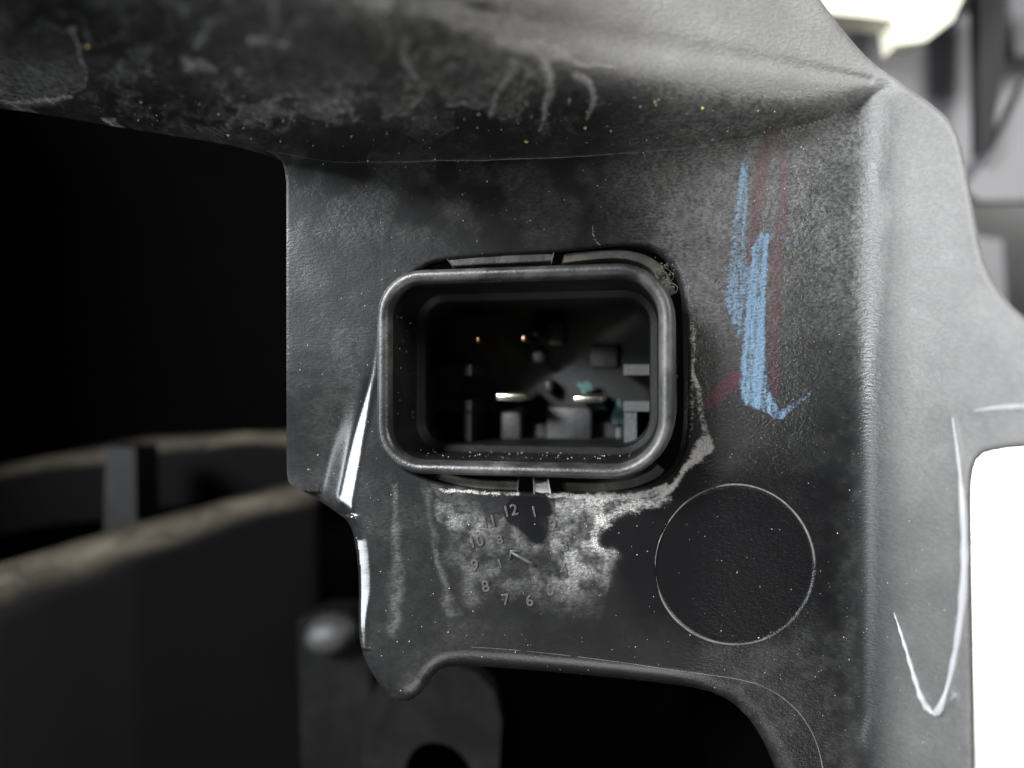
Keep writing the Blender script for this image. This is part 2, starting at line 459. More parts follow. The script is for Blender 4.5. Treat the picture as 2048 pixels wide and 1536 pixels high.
wetp = chaikin([(1015, 1000), (1035, 990), (1070, 990), (1098, 1000), (1106, 1022), (1098, 1045), (1096, 1075), (1080, 1098), (1040, 1060), (1005, 1040)], 1)
wet = add(wet, 0.93 * (1 - sstep(-4, 3, sdf(U + 6 * (F3 - .5), V, wetp))))
wp2 = chaikin([(1345, 995), (1325, 1010), (1290, 1014), (1250, 1030), (1208, 1054), (1198, 1080), (1206, 1098), (1245, 1106), (1222, 1128), (1222, 1200), (1240, 1300), (1700, 1330), (1735, 1000), (1700, 900), (1560, 880), (1430, 905), (1380, 950)], 1)
w2 = sdf(WU, WV, wp2)
w2h = sdf(U + 5 * (F3 - 0.5), V + 5 * (F3 - 0.5), wp2)
wl = np.maximum(sstep(1300, 1400, U), sstep(1080, 1240, V))
wet = add(wet, 0.8 * (1 - sstep(-(4 + 70 * wl), 5, w2h * (1 - wl) + w2 * wl)))
wet = add(wet, 0.92 * (1 - sstep(150, 160, np.hypot(U - 1470, V - 1130))))
# dusty film on the plate, and sheen painted on plate, wall and shelf
dust_and_sheen = add(dust_and_sheen, 0.42 * sstep(1120, 1420, U) * (1 - sstep(420, 900, V)) * (0.5 + F1))  # dusty film mixed with painted sheen at the upper right of the plate
dust_and_sheen = add(dust_and_sheen, 0.05 * (1 - sstep(860, 1100, U)) * sstep(330, 700, V) * (0.4 + sstep(0.35, 0.75, F1)))
dust_and_sheen = add(dust_and_sheen, 0.10 * sstep(0.4, 0.7, F1) * (1 - sstep(430, 560, V)) * (U < 1300))
dust_and_sheen = add(dust_and_sheen, (0.72 - 0.36 * sstep(450, 1250, V)) * sstep(1715, 1830, U) * (0.75 + 0.4 * F1))  # wall sheen put into the colour, fading downwards and into the crease
dust_and_sheen = add(dust_and_sheen, 0.95 * sstep(780, 1350, U) * (1 - sstep(70, 190, V - 0.09 * (U - 1000))) * (0.7 + 0.5 * F1))  # lit face of the shelf painted paler
# dirt on the shelf: swirls, tide lines and lime runs
sh = (WHICH == 1)
sw = np.zeros_like(U)
ridg = 1 - np.abs(fbm(WU / 75, WV / 55, 71, 4) - 0.5) * 2
wisp = 1 - np.abs(fbm(WU / 60 + WV / 90, WV / 34 - WU / 140, 91, 5) - 0.5) * 2
sw = add(sw, 0.30 * sstep(0.72, 1.0, wisp) * sstep(0.35, 0.65, F1) * sstep(80, 500, U) * (1 - sstep(1150, 1350, U)))
sw = add(sw, 0.10 * sstep(0.86, 0.99, ridg) * (0.3 + F1) * sstep(-50, 200, U))
for (cx, cy, r, w, k, a0, a1) in ((700, 88, 80, 5, .30, -1.2, 1.6), (545, 130, 70, 5, .22, -.5, 1.7), (640, 175, 75, 4, .3, .2, 2.6), (800, 190, 46, 5, .42, -.3, 2.7), (930, 150, 70, 4, .4, .2, 2.2),
                                   (850, 235, 60, 3, .35, .3, 2.6), (370, 300, 40, 6, .2, -1.2, 1.0), (1000, 195, 40, 4, .34, .4, 2.8), (900, 120, 60, 4, .3, 1.8, 4.4), (60, 130, 110, 4, .25, -1.2, .6)):
    ang = np.arctan2(V - cy, U - cx)
    m_ = (np.mod(ang - a0, 2 * np.pi) < (a1 - a0))
    sw = add(sw, k * np.exp(-((np.hypot(WU - cx, (WV - cy) * 1.15) - r) / w) ** 2) * m_ * (0.3 + 1.2 * F2))
    sw = add(sw, 0.75 * k * (1 - sstep(r - 12, r + 2, np.hypot(WU - cx, (WV - cy) * 1.15))) * sstep(-r, r, V - cy) * (0.2 + 1.2 * F1))
for a, k in (([(1000, 88, 14), (1060, 92, 16), (1110, 104, 18), (1170, 128, 8), (1230, 140, 4)], .8), ([(1085, 95, 12), (1098, 150, 10), (1100, 180, 8), (1090, 212, 6), (1082, 262, 3)], .85),
             ([(1150, 150, 8), (1178, 165, 8), (1191, 190, 7), (1184, 218, 5), (1174, 236, 3)], .7), ([(1030, 130, 16), (1008, 165, 10), (990, 200, 8), (978, 236, 4)], .55),
             ([(1060, 140, 9), (1040, 180, 7), (1052, 205, 5)], .4), ([(500, 82, 10), (540, 86, 7), (580, 90, 4)], .55), ([(380, 130, 14), (410, 128, 12), (430, 140, 5)], .5), ([(0, 205, 3), (70, 205, 7), (110, 200, 6), (145, 196, 3)], .5),
             ([(200, 237, 4), (225, 240, 4)], .7), ([(810, 80, 10), (815, 120, 9), (830, 150, 7)], .5), ([(960, 120, 22), (900, 140, 16)], .25)):
    sw = add(sw, k * np.exp(-stroke(WU * .35 + U * .65, WV * .35 + V * .65, a) ** 2) * (0.45 + 0.8 * F2))
sw = add(sw, 0.16 * (0.2 + F1) * sstep(120, 700, U) * (1 - sstep(150, 260, V)))
dust_and_sheen = np.where(sh, np.maximum(dust_and_sheen, 2.5 * sw * (1 - 0.8 * sstep(220, 285, V))), dust_and_sheen)  # dirt faded near the crease to paint it darker, as shade
crust = np.where(sh, add(crust, 1.3 * np.clip(sw - 0.35, 0, 1)), crust)
dust_and_sheen = add(dust_and_sheen, 0.06 * sstep(1380, 1480, U) * (1 - sstep(1690, 1740, U)) * sstep(700, 900, V) * (0.2 + sstep(0.4, 0.7, F2)) * np.where(np.hypot(U - 1470, V - 1130) < 160, 0, 1))
# marker strokes
blue = np.zeros_like(U); red = np.zeros_like(U)
bu = U + 5 * (F3 - 0.5); bv = V + 5 * (F2 - 0.5)
blue = add(blue, 0.70 * soft(stroke(bu, bv, [(1497, 302, 4), (1487, 345, 8), (1484, 400, 12), (1480, 460, 15), (1475, 540, 17), (1470, 600, 19), (1474, 640, 12)]), .4))
blue = add(blue, 0.62 * soft(stroke(bu, bv, [(1496, 540, 6), (1490, 600, 16), (1492, 660, 20)]), .4))
blue = add(blue, 0.95 * soft(stroke(bu, bv, [(1528, 474, 11), (1520, 500, 16), (1514, 580, 17), (1508, 660, 22), (1506, 740, 26), (1508, 785, 29), (1535, 808, 18), (1552, 826, 11), (1562, 830, 8)]), .2))
blue = add(blue, 0.62 * soft(stroke(bu, bv, [(1560, 828, 8), (1585, 814, 5), (1610, 795, 4), (1622, 782, 2)]), .4))
blue = add(blue, 0.45 * soft(stroke(bu, bv, [(1535, 468, 5), (1570, 475, 4), (1610, 503, 4)]), .5))
red = add(red, 0.6 * soft(stroke(bu, bv, [(1545, 266, 8), (1530, 300, 14), (1518, 380, 14), (1508, 470, 10), (1500, 520, 7)]), .4))
red = add(red, 0.5 * soft(stroke(bu, bv, [(1548, 270, 16), (1568, 330, 10), (1568, 420, 12), (1555, 500, 14), (1550, 600, 13), (1548, 700, 10), (1550, 780, 10)]), .5))
red = add(red, 0.95 * soft(stroke(bu, bv, [(1470, 755, 14), (1445, 782, 15), (1420, 803, 12), (1408, 812, 5)]), .3))
on_plate = (WHICH == 0)
STK = fbm(U / 5 + V / 60, V / 90, 83, 3); blue = blue * on_plate * (0.38 + 0.34 * F3 + 0.50 * sstep(0.25, 0.65, STK)); red = 0.95 * red * (DEP < 0.2)
even = np.clip(sstep(1690, 1790, U) + np.where(WHICH == 1, sstep(900, 1300, U) * (1 - sstep(80, 200, V - 0.09 * (U - 1000))), 0), 0, 1) * 0.85
grain = (0.07 + 1.04 * sstep(1330, 1480, U) * (1 - 0.55 * sstep(800, 1000, V))) * (1 - 0.85 * sstep(1590, 1700, U))
grain = np.where(WHICH == 1, 0.16, grain)
xl_ = np.interp(V, [600, 740, 880, 1000, 1030, 1080, 1180, 1280, 1340, 1400], [765, 748, 716, 692, 694, 703, 714, 712, 722, 760])
gloss = np.exp(-((xl_ - U) / 20) ** 4) * sstep(700, 780, V) * (1 - sstep(1230, 1300, V))
gloss = np.maximum(gloss, np.exp(-((e_sd + 10) / 13) ** 2) * sstep(1010, 1050, V) * (1 - sstep(1240, 1300, V)) * (U < 800))
grain = grain * (1 - 0.9 * gloss); dust_and_sheen = dust_and_sheen * (1 - gloss)
ATTR = {'gloss': gloss, 'grain': grain, 'even': even, 'dust_and_sheen': dust_and_sheen, 'crust': crust, 'wet': wet, 'blue': blue, 'red': red}

shroud = empty('fan_shroud', (0, 0, 0))
tag(shroud, 'black moulded plastic fan shroud with shelf and side wall around the connector', 'shroud')
THICK = 0.22
wface = WHICH[:-1, :-1]
sub_parts = {}
for wi, (nm, mat_) in enumerate((('mounting_plate', M_plate), ('shelf', M_plate), ('return_wall', M_plate))):
    fm = keep & (wface == wi)
    ii, jj = np.nonzero(fm)
    W = U.shape[1]
    quads = np.stack([ii * W + jj, (ii + 1) * W + jj, (ii + 1) * W + jj + 1, ii * W + jj + 1], 1)
    # skirt: give free edges their thickness
    edges = []
    kp = np.pad(keep, 1)
    for (di, dj, a, b_) in ((-1, 0, 3, 0), (1, 0, 1, 2), (0, -1, 0, 1), (0, 1, 2, 3)):
        free = ~kp[ii + 1 + di, jj + 1 + dj]
        edges.append(quads[free][:, [a, b_]])
    edges = np.vstack(edges)
    used, inv = np.unique(quads, return_inverse=True)
    q = inv.reshape(-1, 4)
    co = POS.reshape(-1, 3)[used]
    nr = NRM.reshape(-1, 3)[used]
    remap = np.full(U.size, -1, dtype=np.int64); remap[used] = np.arange(len(used))
    eu = remap[edges]
    ev, einv = np.unique(eu, return_inverse=True)
    back = co[ev].copy(); back[:, 1] += THICK
    top2 = co[ev].copy()
    n0 = len(co); n1 = n0 + len(ev)
    e_loc = einv.reshape(-1, 2)
    sk = np.stack([e_loc[:, 1] + n0, e_loc[:, 0] + n0, e_loc[:, 0] + n1, e_loc[:, 1] + n1], 1)
    allco = np.vstack([co, top2, back]).astype(np.float32)
    faces = np.vstack([q, sk]).astype(np.int32)
    me = bpy.data.meshes.new(nm)
    me.vertices.add(len(allco)); me.vertices.foreach_set('co', allco.ravel())
    me.loops.add(faces.size); me.loops.foreach_set('vertex_index', faces.ravel())
    me.polygons.add(len(faces))
    me.polygons.foreach_set('loop_start', np.arange(0, faces.size, 4, dtype=np.int32))
    me.update(calc_edges=True)
    for an, arr in ATTR.items():
        at = me.attributes.new(an, 'FLOAT', 'POINT')
        vals = arr.reshape(-1)[used]
        vals = np.concatenate([vals, vals[ev], vals[ev]]).astype(np.float32)
        at.data.foreach_set('value', vals)
    o = link(nm, me, mat_, shroud)
    me.polygons.foreach_set('use_smooth', np.ones(len(faces), dtype=bool))
    nn = np.vstack([nr, np.zeros((2 * len(ev), 3))])
    me.normals_split_custom_set_from_vertices(nn.tolist())
    sub_parts[nm] = o
plate = sub_parts['mounting_plate']; wall = sub_parts['return_wall']; shelf = sub_parts['shelf']

# --- tubes and small parts on the plate
def tube_mesh(bm, pts, rad, n=6):
    rings = []
    pts = [Vector(p) for p in pts]
    for i, p in enumerate(pts):
        t = (pts[min(i + 1, len(pts) - 1)] - pts[max(i - 1, 0)]).normalized()
        a = t.cross(Vector((0, 1, 0.01)))
        if a.length < 1e-3: a = t.cross(Vector((1, 0, 0)))
        a.normalize(); b = t.cross(a)
        r = rad[i] if isinstance(rad, (list, tuple)) else rad
        rings.append([bm.verts.new(p + r * (math.cos(2 * math.pi * k / n) * a + math.sin(2 * math.pi * k / n) * b)) for k in range(n)])
    for r0, r1 in zip(rings, rings[1:]):
        for k in range(n):
            bm.faces.new((r0[k], r0[(k + 1) % n], r1[(k + 1) % n], r1[k]))
    bm.faces.new(rings[0]); bm.faces.new(rings[-1][::-1])

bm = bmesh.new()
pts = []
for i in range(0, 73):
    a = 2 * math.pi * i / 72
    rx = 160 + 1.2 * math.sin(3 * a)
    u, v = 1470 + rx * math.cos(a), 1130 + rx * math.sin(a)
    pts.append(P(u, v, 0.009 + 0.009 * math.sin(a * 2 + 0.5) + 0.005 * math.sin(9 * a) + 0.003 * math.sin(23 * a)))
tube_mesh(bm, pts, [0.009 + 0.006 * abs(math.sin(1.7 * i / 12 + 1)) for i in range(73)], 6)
M_edge = plastic('pale_plastic_edge', 0.06, 0.5, 0.5, 40, False, 0.8, (0.30, 0.29, 0.27))  # paler plastic for the ring and the parting line
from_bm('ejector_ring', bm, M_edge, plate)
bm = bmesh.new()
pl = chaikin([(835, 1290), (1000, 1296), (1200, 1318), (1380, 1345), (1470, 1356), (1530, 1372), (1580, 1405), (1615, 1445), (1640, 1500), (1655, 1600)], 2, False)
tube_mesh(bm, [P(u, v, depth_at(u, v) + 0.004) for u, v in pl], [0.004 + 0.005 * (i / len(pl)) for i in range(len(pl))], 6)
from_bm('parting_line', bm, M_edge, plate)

M_bead = plastic('highlight_edge_plastic', 0.32, 0.35, 0.25, 30, False, 0.3)  # pale colour paints the bright highlight along the wall edges
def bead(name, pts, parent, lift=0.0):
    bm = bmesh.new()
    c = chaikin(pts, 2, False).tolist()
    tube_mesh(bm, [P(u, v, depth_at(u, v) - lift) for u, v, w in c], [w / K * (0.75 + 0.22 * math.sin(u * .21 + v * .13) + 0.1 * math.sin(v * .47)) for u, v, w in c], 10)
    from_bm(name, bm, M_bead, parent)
bead('highlight_bead', [(1905, 835, 2), (1920, 930, 5), (1930, 1060, 9), (1929, 1180, 9), (1915, 1290, 7), (1895, 1380, 6), (1873, 1436, 9), (1845, 1405, 8), (1822, 1330, 6), (1802, 1265, 4), (1788, 1225, 1)], wall)
bead('highlight_bead', [(1945, 822, 1), (2000, 815, 6), (2060, 812, 7), (2180, 810, 8)], wall)

# raised date clock
def text_mesh(s, size, depth):
    cu = bpy.data.curves.new('t', 'FONT')
    cu.body = s; cu.size = size; cu.extrude = depth; cu.bevel_depth = 0.004; cu.bevel_resolution = 1
    cu.align_x = 'CENTER'; cu.align_y = 'CENTER'; cu.resolution_u = 3
    ob = bpy.data.objects.new('t', cu); COL.objects.link(ob)
    dg = bpy.context.evaluated_depsgraph_get()
    me = bpy.data.meshes.new_from_object(ob.evaluated_get(dg))
    bpy.data.objects.remove(ob); bpy.data.curves.remove(cu)
    return me
M_glyph = plastic('raised_glyph_plastic', 0.03, 0.42, 0.3, 30, False, 0.75, (0.21, 0.20, 0.195))
def glyph(s, u, v, size, rot, name='raised_digit'):
    me = text_mesh(s, size, 0.010)
    me.name = name
    o = link(name, me, M_glyph, plate, smooth=False)
    o.matrix_local = Matrix.Translation(P(u, v, depth_at(u, v) + 0.0)) @ Matrix.Rotation(math.radians(90), 4, 'X') @ Matrix.Rotation(rot, 4, 'Z')
    return o
CX, CY = 1040, 1112
for n in range(1, 13):
    a = math.radians(-90 + 30 * n - 12)
    glyph(str(n), CX + 92 * math.cos(a), CY + 92 * math.sin(a), 0.19, math.radians(12 + 0 * n))
glyph('1', 1000, 1128, 0.15, 0.3); glyph('8', 1000, 1080, 0.15, 0.3)
# arrow in the middle and the inner circle
bm = bmesh.new()
tube_mesh(bm, [P(1022, 1104, -0.004), P(1070, 1131, -0.004)], 0.022, 6)
tube_mesh(bm, [P(1020, 1118, -0.004), P(1022, 1102, -0.004), P(1042, 1102, -0.004)], 0.018, 6)
from_bm('raised_arrow', bm, M_glyph, plate)
bm = bmesh.new()
tube_mesh(bm, [P(CX + 58 * math.cos(a * math.pi / 24), CY + 58 * math.sin(a * math.pi / 24), 0.011) for a in range(49)], 0.010, 6)
from_bm('raised_ring', bm, M_glyph, plate)
bm = bmesh.new()
tube_mesh(bm, [P(CX + 118 * math.cos(a * math.pi / 36), CY + 118 * math.sin(a * math.pi / 36), 0.012) for a in range(20, 60)], 0.010, 6)
from_bm('raised_ring', bm, M_glyph, plate)

# --- box helper in photo coordinates: front face at depth d0, extruded back to d1
def slab(name, pts, d0, d1, mat, parent, bevel=0.03, seg=2, smooth=True):
    """polygon (u, v) outline at its own depth, with real thickness"""
    bm = bmesh.new()
    f = [P(u, v, d0) for u, v in pts]
    b = [Vector((p.x, p.y + (d1 - d0), p.z)) for p in f]
    fv = [bm.verts.new(p) for p in f]; bv = [bm.verts.new(p) for p in b]
    bm.faces.new(fv); bm.faces.new(bv[::-1])
    n = len(f)
    for i in range(n):
        bm.faces.new((fv[i], bv[i], bv[(i + 1) % n], fv[(i + 1) % n]))
    return from_bm(name, bm, mat, parent, smooth, bevel, seg)

# --- the dark hollow left of and below the plate
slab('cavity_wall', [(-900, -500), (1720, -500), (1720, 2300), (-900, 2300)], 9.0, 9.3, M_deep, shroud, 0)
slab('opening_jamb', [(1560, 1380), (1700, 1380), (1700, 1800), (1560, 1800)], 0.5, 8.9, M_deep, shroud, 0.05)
slab('shade_blocker', [(-3400, -1200), (-2090, -1200), (-2090, 2600), (-3400, 2600)], -2.3, 8.9, M_deep, shroud, 0.1)  # unseen block added out of frame to shade the hollow
def bar(name, p0, p1, h, depth, mat, parent, bevel=0.06):
    """a rib along p0-p1 (u, v, d) with face height h and depth"""
    a = P(*p0); b = P(*p1)
    t = (b - a).normalized()
    up = Vector((0, 0, 1)) - t * t.z; up.normalize()
    dn = t.cross(up).normalized()
    if dn.y < 0: dn = -dn
    bm = bmesh.new()
    q = [(0, 0), (1, 0), (1, 1), (0, 1)]
    vs = []
    for base in (a, b):
        vs.append([bm.verts.new(base - up * h * yy + dn * depth * xx) for xx, yy in q])
    for k in range(4):
        bm.faces.new((vs[0][k], vs[0][(k + 1) % 4], vs[1][(k + 1) % 4], vs[1][k]))
    bm.faces.new(vs[0]); bm.faces.new(vs[1][::-1])
    return from_bm(name, bm, mat, parent, True, bevel, 3)

def ledge(name, front, back, drop, mat, parent, seed):
    """rib with a dusty sloping top between two edges of (u, v, d) points and a front face below"""
    bm = bmesh.new()
    n = 60
    rr = random.Random(seed)
    def samp(pts, t):
        x = np.linspace(0, 1, len(pts))
        return [float(np.interp(t, x, [p[k] for p in pts])) for k in range(3)]
    rows = []
    for i in range(n + 1):
        t = i / n
        f = P(*samp(front, t)); b = P(*samp(back, t))
        w = 0.05 * math.sin(t * 13 + seed) + 0.03 * math.sin(t * 31 + 2 * seed)
        m = (f + b) * 0.5 + Vector((0, 0, 0.05 + w))
        f2 = f + Vector((0, 0, w * 0.8))
        rows.append([bm.verts.new(p) for p in (b + Vector((0, 0.1, -drop)), b, m, f2, f2 + Vector((0, -0.04, -0.12)), f2 + Vector((0, -0.02, -drop)))])
    for a, b in zip(rows, rows[1:]):
        for k in range(5):
            bm.faces.new((a[k], a[k + 1], b[k + 1], b[k]))
    bm.faces.new(rows[0]); bm.faces.new(rows[-1][::-1])
    return from_bm(name, bm, mat, parent)
ledge('ledge_rib', [(-420, 1420, 2.4), (0, 1240, 3.2), (270, 1120, 4.0), (640, 1004, 5.4)], [(-420, 1270, 3.2), (0, 1126, 4.0), (270, 1046, 4.8), (640, 950, 6.2)], 7.0, M_rib, shroud, 3)
ledge('cross_rib', [(-300, 1010, 6.4), (300, 905, 7.0), (700, 880, 7.6)], [(-300, 985, 7.2), (300, 872, 7.8), (700, 855, 8.2)], 1.2, M_rib, shroud, 5)
slab('post', [(212, 895), (270, 895), (274, 1090), (206, 1120)], 5.0, 5.9, M_post, shroud, 0.26, 4)
slab('arched_panel', [tuple(p) for p in chaikin([(724, 1335), (1010, 1325), (992, 1640), (966, 1640), (945, 1535), (905, 1490), (850, 1482), (810, 1515), (795, 1640), (724, 1640)], 2).tolist()], 3.0, 3.5, M_dark, shroud, 0.14, 3)
slab('strut', [(596, 1240), (640, 1225), (700, 1225), (740, 1290), (744, 1640), (604, 1640)], 4.8, 5.6, M_dark, shroud, 0.4, 4)
bm = bmesh.new()
bmesh.ops.create_uvsphere(bm, u_segments=24, v_segments=14, radius=1)
pc = P(662, 1268, 4.6)
for vt in bm.verts:
    vt.co = Vector((vt.co.x * 0.46 + 0.14 * vt.co.z, vt.co.y * 0.4, vt.co.z * 0.36 - 0.06 * vt.co.x)) + pc
from_bm('mould_boss', bm, M_keyrib, shroud)

# ------------------------------------------------------------------ connector socket
ALPHA = math.radians(12)
conn = empty('connector_socket', (0.07, -0.46, 0.145))
conn.rotation_euler = (0, 0, -ALPHA)
MW = Matrix.Translation(conn.location) @ Matrix.Rotation(-ALPHA, 4, 'Z')
MI = MW.inverted()
tag(conn, 'black rounded rectangular electrical connector socket with two flat metal terminals', 'connector')
def L(u, v, d):
    return MI @ P(u, v, d)
CW, CH = 3.50, 2.44
def rrect(w, h, r, n=9):
    pts = []
    for (cx, cz, a0, rr) in ((1, 1, 0, r * 1.05), (-1, 1, 90, r * 0.92), (-1, -1, 180, r * 0.95), (1, -1, 270, r * 1.22)):
        rr = max(0.05, rr)
        for k in range(n + 1):
            a = math.radians(a0 + 90 * k / n)
            pts.append((cx * (w / 2 - rr) + rr * math.cos(a), cz * (h / 2 - rr) + rr * math.sin(a)))
    return pts
def loft(name, prof, mat, cap_end=True):
    bm = bmesh.new()
    loops = []
    for inset, y in prof:
        loops.append([bm.verts.new((x, y, z)) for x, z in rrect(CW - 2 * inset, CH - 2 * inset, 0.60 - inset)])
    for a, b in zip(loops, loops[1:]):
        n = len(a)
        for i in range(n):
            bm.faces.new((a[i], a[(i + 1) % n], b[(i + 1) % n], b[i]))
    if cap_end:
        bm.faces.new(loops[-1])
    me = bpy.data.meshes.new(name); bmesh.ops.recalc_face_normals(bm, faces=bm.faces); bm.to_mesh(me); bm.free()
    o = link(name, me, mat); o.parent = conn
    return o
shell = loft('shell', [(-0.035, 2.55), (-0.03, 0.9), (-0.02, 0.30), (0.0, 0.10), (0.012, 0.045), (0.035, 0.012), (0.06, 0.002), (0.10, 0.004), (0.135, 0.03), (0.158, 0.08), (0.165, 0.16)], M_shell, False)
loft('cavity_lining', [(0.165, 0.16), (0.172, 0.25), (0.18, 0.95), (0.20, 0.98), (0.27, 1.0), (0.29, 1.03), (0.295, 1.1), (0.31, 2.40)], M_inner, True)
def cbox(name, x0, x1, z0, z1, y0, y1, mat, bevel=0.02, seg=2, parent=None):
    bm = bmesh.new()
    vs = [bm.verts.new((x, y, z)) for x in (x0, x1) for y in (y0, y1) for z in (z0, z1)]
    for f in ((0, 1, 3, 2), (4, 6, 7, 5), (0, 4, 5, 1), (2, 3, 7, 6), (0, 2, 6, 4), (1, 5, 7, 3)):
        bm.faces.new([vs[i] for i in f])
    if bevel:
        bmesh.ops.bevel(bm, geom=list(bm.edges), offset=bevel, segments=seg, affect='EDGES', profile=0.5, clamp_overlap=True)
    bmesh.ops.recalc_face_normals(bm, faces=bm.faces)
    me = bpy.data.meshes.new(name); bm.to_mesh(me); bm.free()
    o = link(name, me, mat, None, bevel > 0); o.parent = parent or conn
    return o
BACK = 2.38
def pbox(name, u0, u1, v0, v1, d, mat, bevel=0.015, back=BACK, parent=None):
    a = L(u0, v1, d); b = L(u1, v0, d)
    y0 = 0.5 * (a.y + b.y)
    return cbox(name, a.x, b.x, a.z, b.z, y0, back, mat, bevel, 2, parent)
def lshape(name, rects, d, mat):
    """rib cross section made of touching rectangles, extruded to the back"""
    bm = bmesh.new()
    y0 = None
    for (u0, u1, v0, v1) in rects:
        a = L(u0, v1, d); b = L(u1, v0, d)
        if y0 is None: y0 = 0.5 * (a.y + b.y)
        vs = [bm.verts.new((x, y, z)) for x in (a.x, b.x) for y in (y0, BACK) for z in (a.z, b.z)]
        fs = [bm.faces.new([vs[i] for i in f]) for f in ((0, 1, 3, 2), (4, 6, 7, 5), (0, 4, 5, 1), (2, 3, 7, 6), (0, 2, 6, 4), (1, 5, 7, 3))]
        y0 += 0.003
    bmesh.ops.bevel(bm, geom=list(bm.edges), offset=0.008, segments=1, affect='EDGES', clamp_overlap=True)
    bmesh.ops.recalc_face_normals(bm, faces=bm.faces)
    me = bpy.data.meshes.new(name); bm.to_mesh(me); bm.free()
    o = link(name, me, mat, None, False); o.parent = conn
    return o
# keying ribs on both side walls
lshape('keying_rib', [(862, 946, 729, 752)], 1.15, M_keyrib)
lshape('keying_rib', [(862, 946, 800, 824), (923, 945.5, 825, 905)], 1.15, M_keyrib)
lshape('keying_rib', [(1246, 1345, 728, 751)], 0.75, M_keyrib)
lshape('keying_rib', [(1246, 1345, 802, 824), (1247, 1274, 825, 912)], 0.75, M_keyrib)
# terminal towers at the back, with slots round each blade
for (u0, u1, v0, v1, d) in ((998, 1044, 822, 905, 1.45), (1088, 1186, 812, 905, 1.5), (1228, 1250, 850, 905, 1.5), (1040, 1100, 845, 905, 1.72), (1180, 1232, 845, 905, 1.72),
                            (1094, 1130, 640, 690, 1.55), (1062, 1092, 700, 726, 1.55), (1178, 1236, 690, 735, 1.65), (1055, 1078, 655, 672, 1.5), (1086, 1106, 758, 786, 1.6)):
    pbox('terminal_support', u0, u1, v0, v1, d, M_tower, 0.05)
pbox('socket_floor_step', 940, 1250, 893, 935, 1.30, M_keyrib, 0.04)
for (u0, u1, v0, v1, d) in ((988, 1052, 785, 803, 0.85), (1144, 1206, 790, 806, 0.85)):
    pbox('blade_terminal', u0, u1, v0, v1, d, M_tin, 0.035)
for (u, v) in ((955, 680), (1047, 677)):
    pbox('sensor_pin', u - 4, u + 4, v - 6, v + 6, 1.05, M_copper, 0.015)
# green corrosion blooms by the right hand terminal
def blob(name, u, v, d, r, mat, parent, seed, flat=0.35):
    bm = bmesh.new()
    bmesh.ops.create_icosphere(bm, subdivisions=3, radius=1)
    rr = random.Random(seed)
    ph = [rr.random() * 6 for _ in range(6)]
    c = L(u, v, d)
    for vt in bm.verts:
        k = 0.9 + 0.3 * math.sin(5.3 * vt.co.x + 2.1 * vt.co.z + ph[4]) + 0.22 * math.sin(3.1 * vt.co.x + ph[0]) * math.sin(4.3 * vt.co.z + ph[1]) + 0.14 * math.sin(9 * vt.co.x + ph[2]) * math.cos(8 * vt.co.z + ph[3])
        vt.co = Vector((vt.co.x * k * r[0], vt.co.y * flat * r[0], vt.co.z * k * r[1])) + c
    o = from_bm(name, bm, mat); o.parent = parent
    return o
blob('corrosion_bloom', 1170, 776, 1.55, (0.12, 0.10), M_verdigris, conn, 3)
blob('corrosion_bloom', 1240, 825, 1.45, (0.10, 0.20), M_verdigris, conn, 4)
blob('corrosion_bloom', 1195, 815, 1.6, (0.14, 0.06), M_verdigris, conn, 5)
# collar of the socket behind the hole in the plate
def sheetring(name, pts, w0, d, th, mat, parent):
    """arc strip of given width (cm) following photo points at depth d"""
    bm = bmesh.new()
    c = [P(u, v, d) for u, v in pts]
    rings = []
    cen = P(1060, 740, d)
    for p in c:
        nrm = (cen - p).normalized()
        q = p + nrm * w0
        rings.append([bm.verts.new(p), bm.verts.new(q), bm.verts.new(q + Vector((0, th, 0))), bm.verts.new(p + Vector((0, th, 0)))])
    for a, b in zip(rings, rings[1:]):
        for k in range(4):
            bm.faces.new((a[k], a[(k + 1) % 4], b[(k + 1) % 4], b[k]))
    bm.faces.new(rings[0]); bm.faces.new(rings[-1][::-1])
    bmesh.ops.transform(bm, matrix=MI, verts=bm.verts)
    o = from_bm(name, bm, mat, None, True, 0.02, 2); o.parent = parent
    return o
M_collar = plastic('dusty_collar', 0.03, 0.5, 0.4, 26, False, 0.7, (0.26, 0.245, 0.19))
sheetring('collar', chaikin([(1130, 506), (1200, 500), (1262, 500), (1310, 516), (1342, 552), (1352, 585)], 2, False), 0.13, 0.12, 0.3, M_collar, conn)
sheetring('collar', chaikin([(895, 520), (960, 514), (1040, 509), (1108, 507)], 2, False), 0.10, 0.03, 0.3, M_collar, conn)
sheetring('collar', chaikin([(870, 958), (940, 978), (1036, 982)], 2, False), 0.12, 0.10, 0.3, M_collar, conn)
sheetring('collar', chaikin([(1128, 984), (1210, 984), (1270, 976), (1318, 955), (1330, 940)], 2, False), 0.12, 0.12, 0.3, M_collar, conn)
sheetring('latch_tab', [(1068, 986), (1085, 988), (1102, 986)], 0.14, 0.02, 0.3, M_crust, conn)

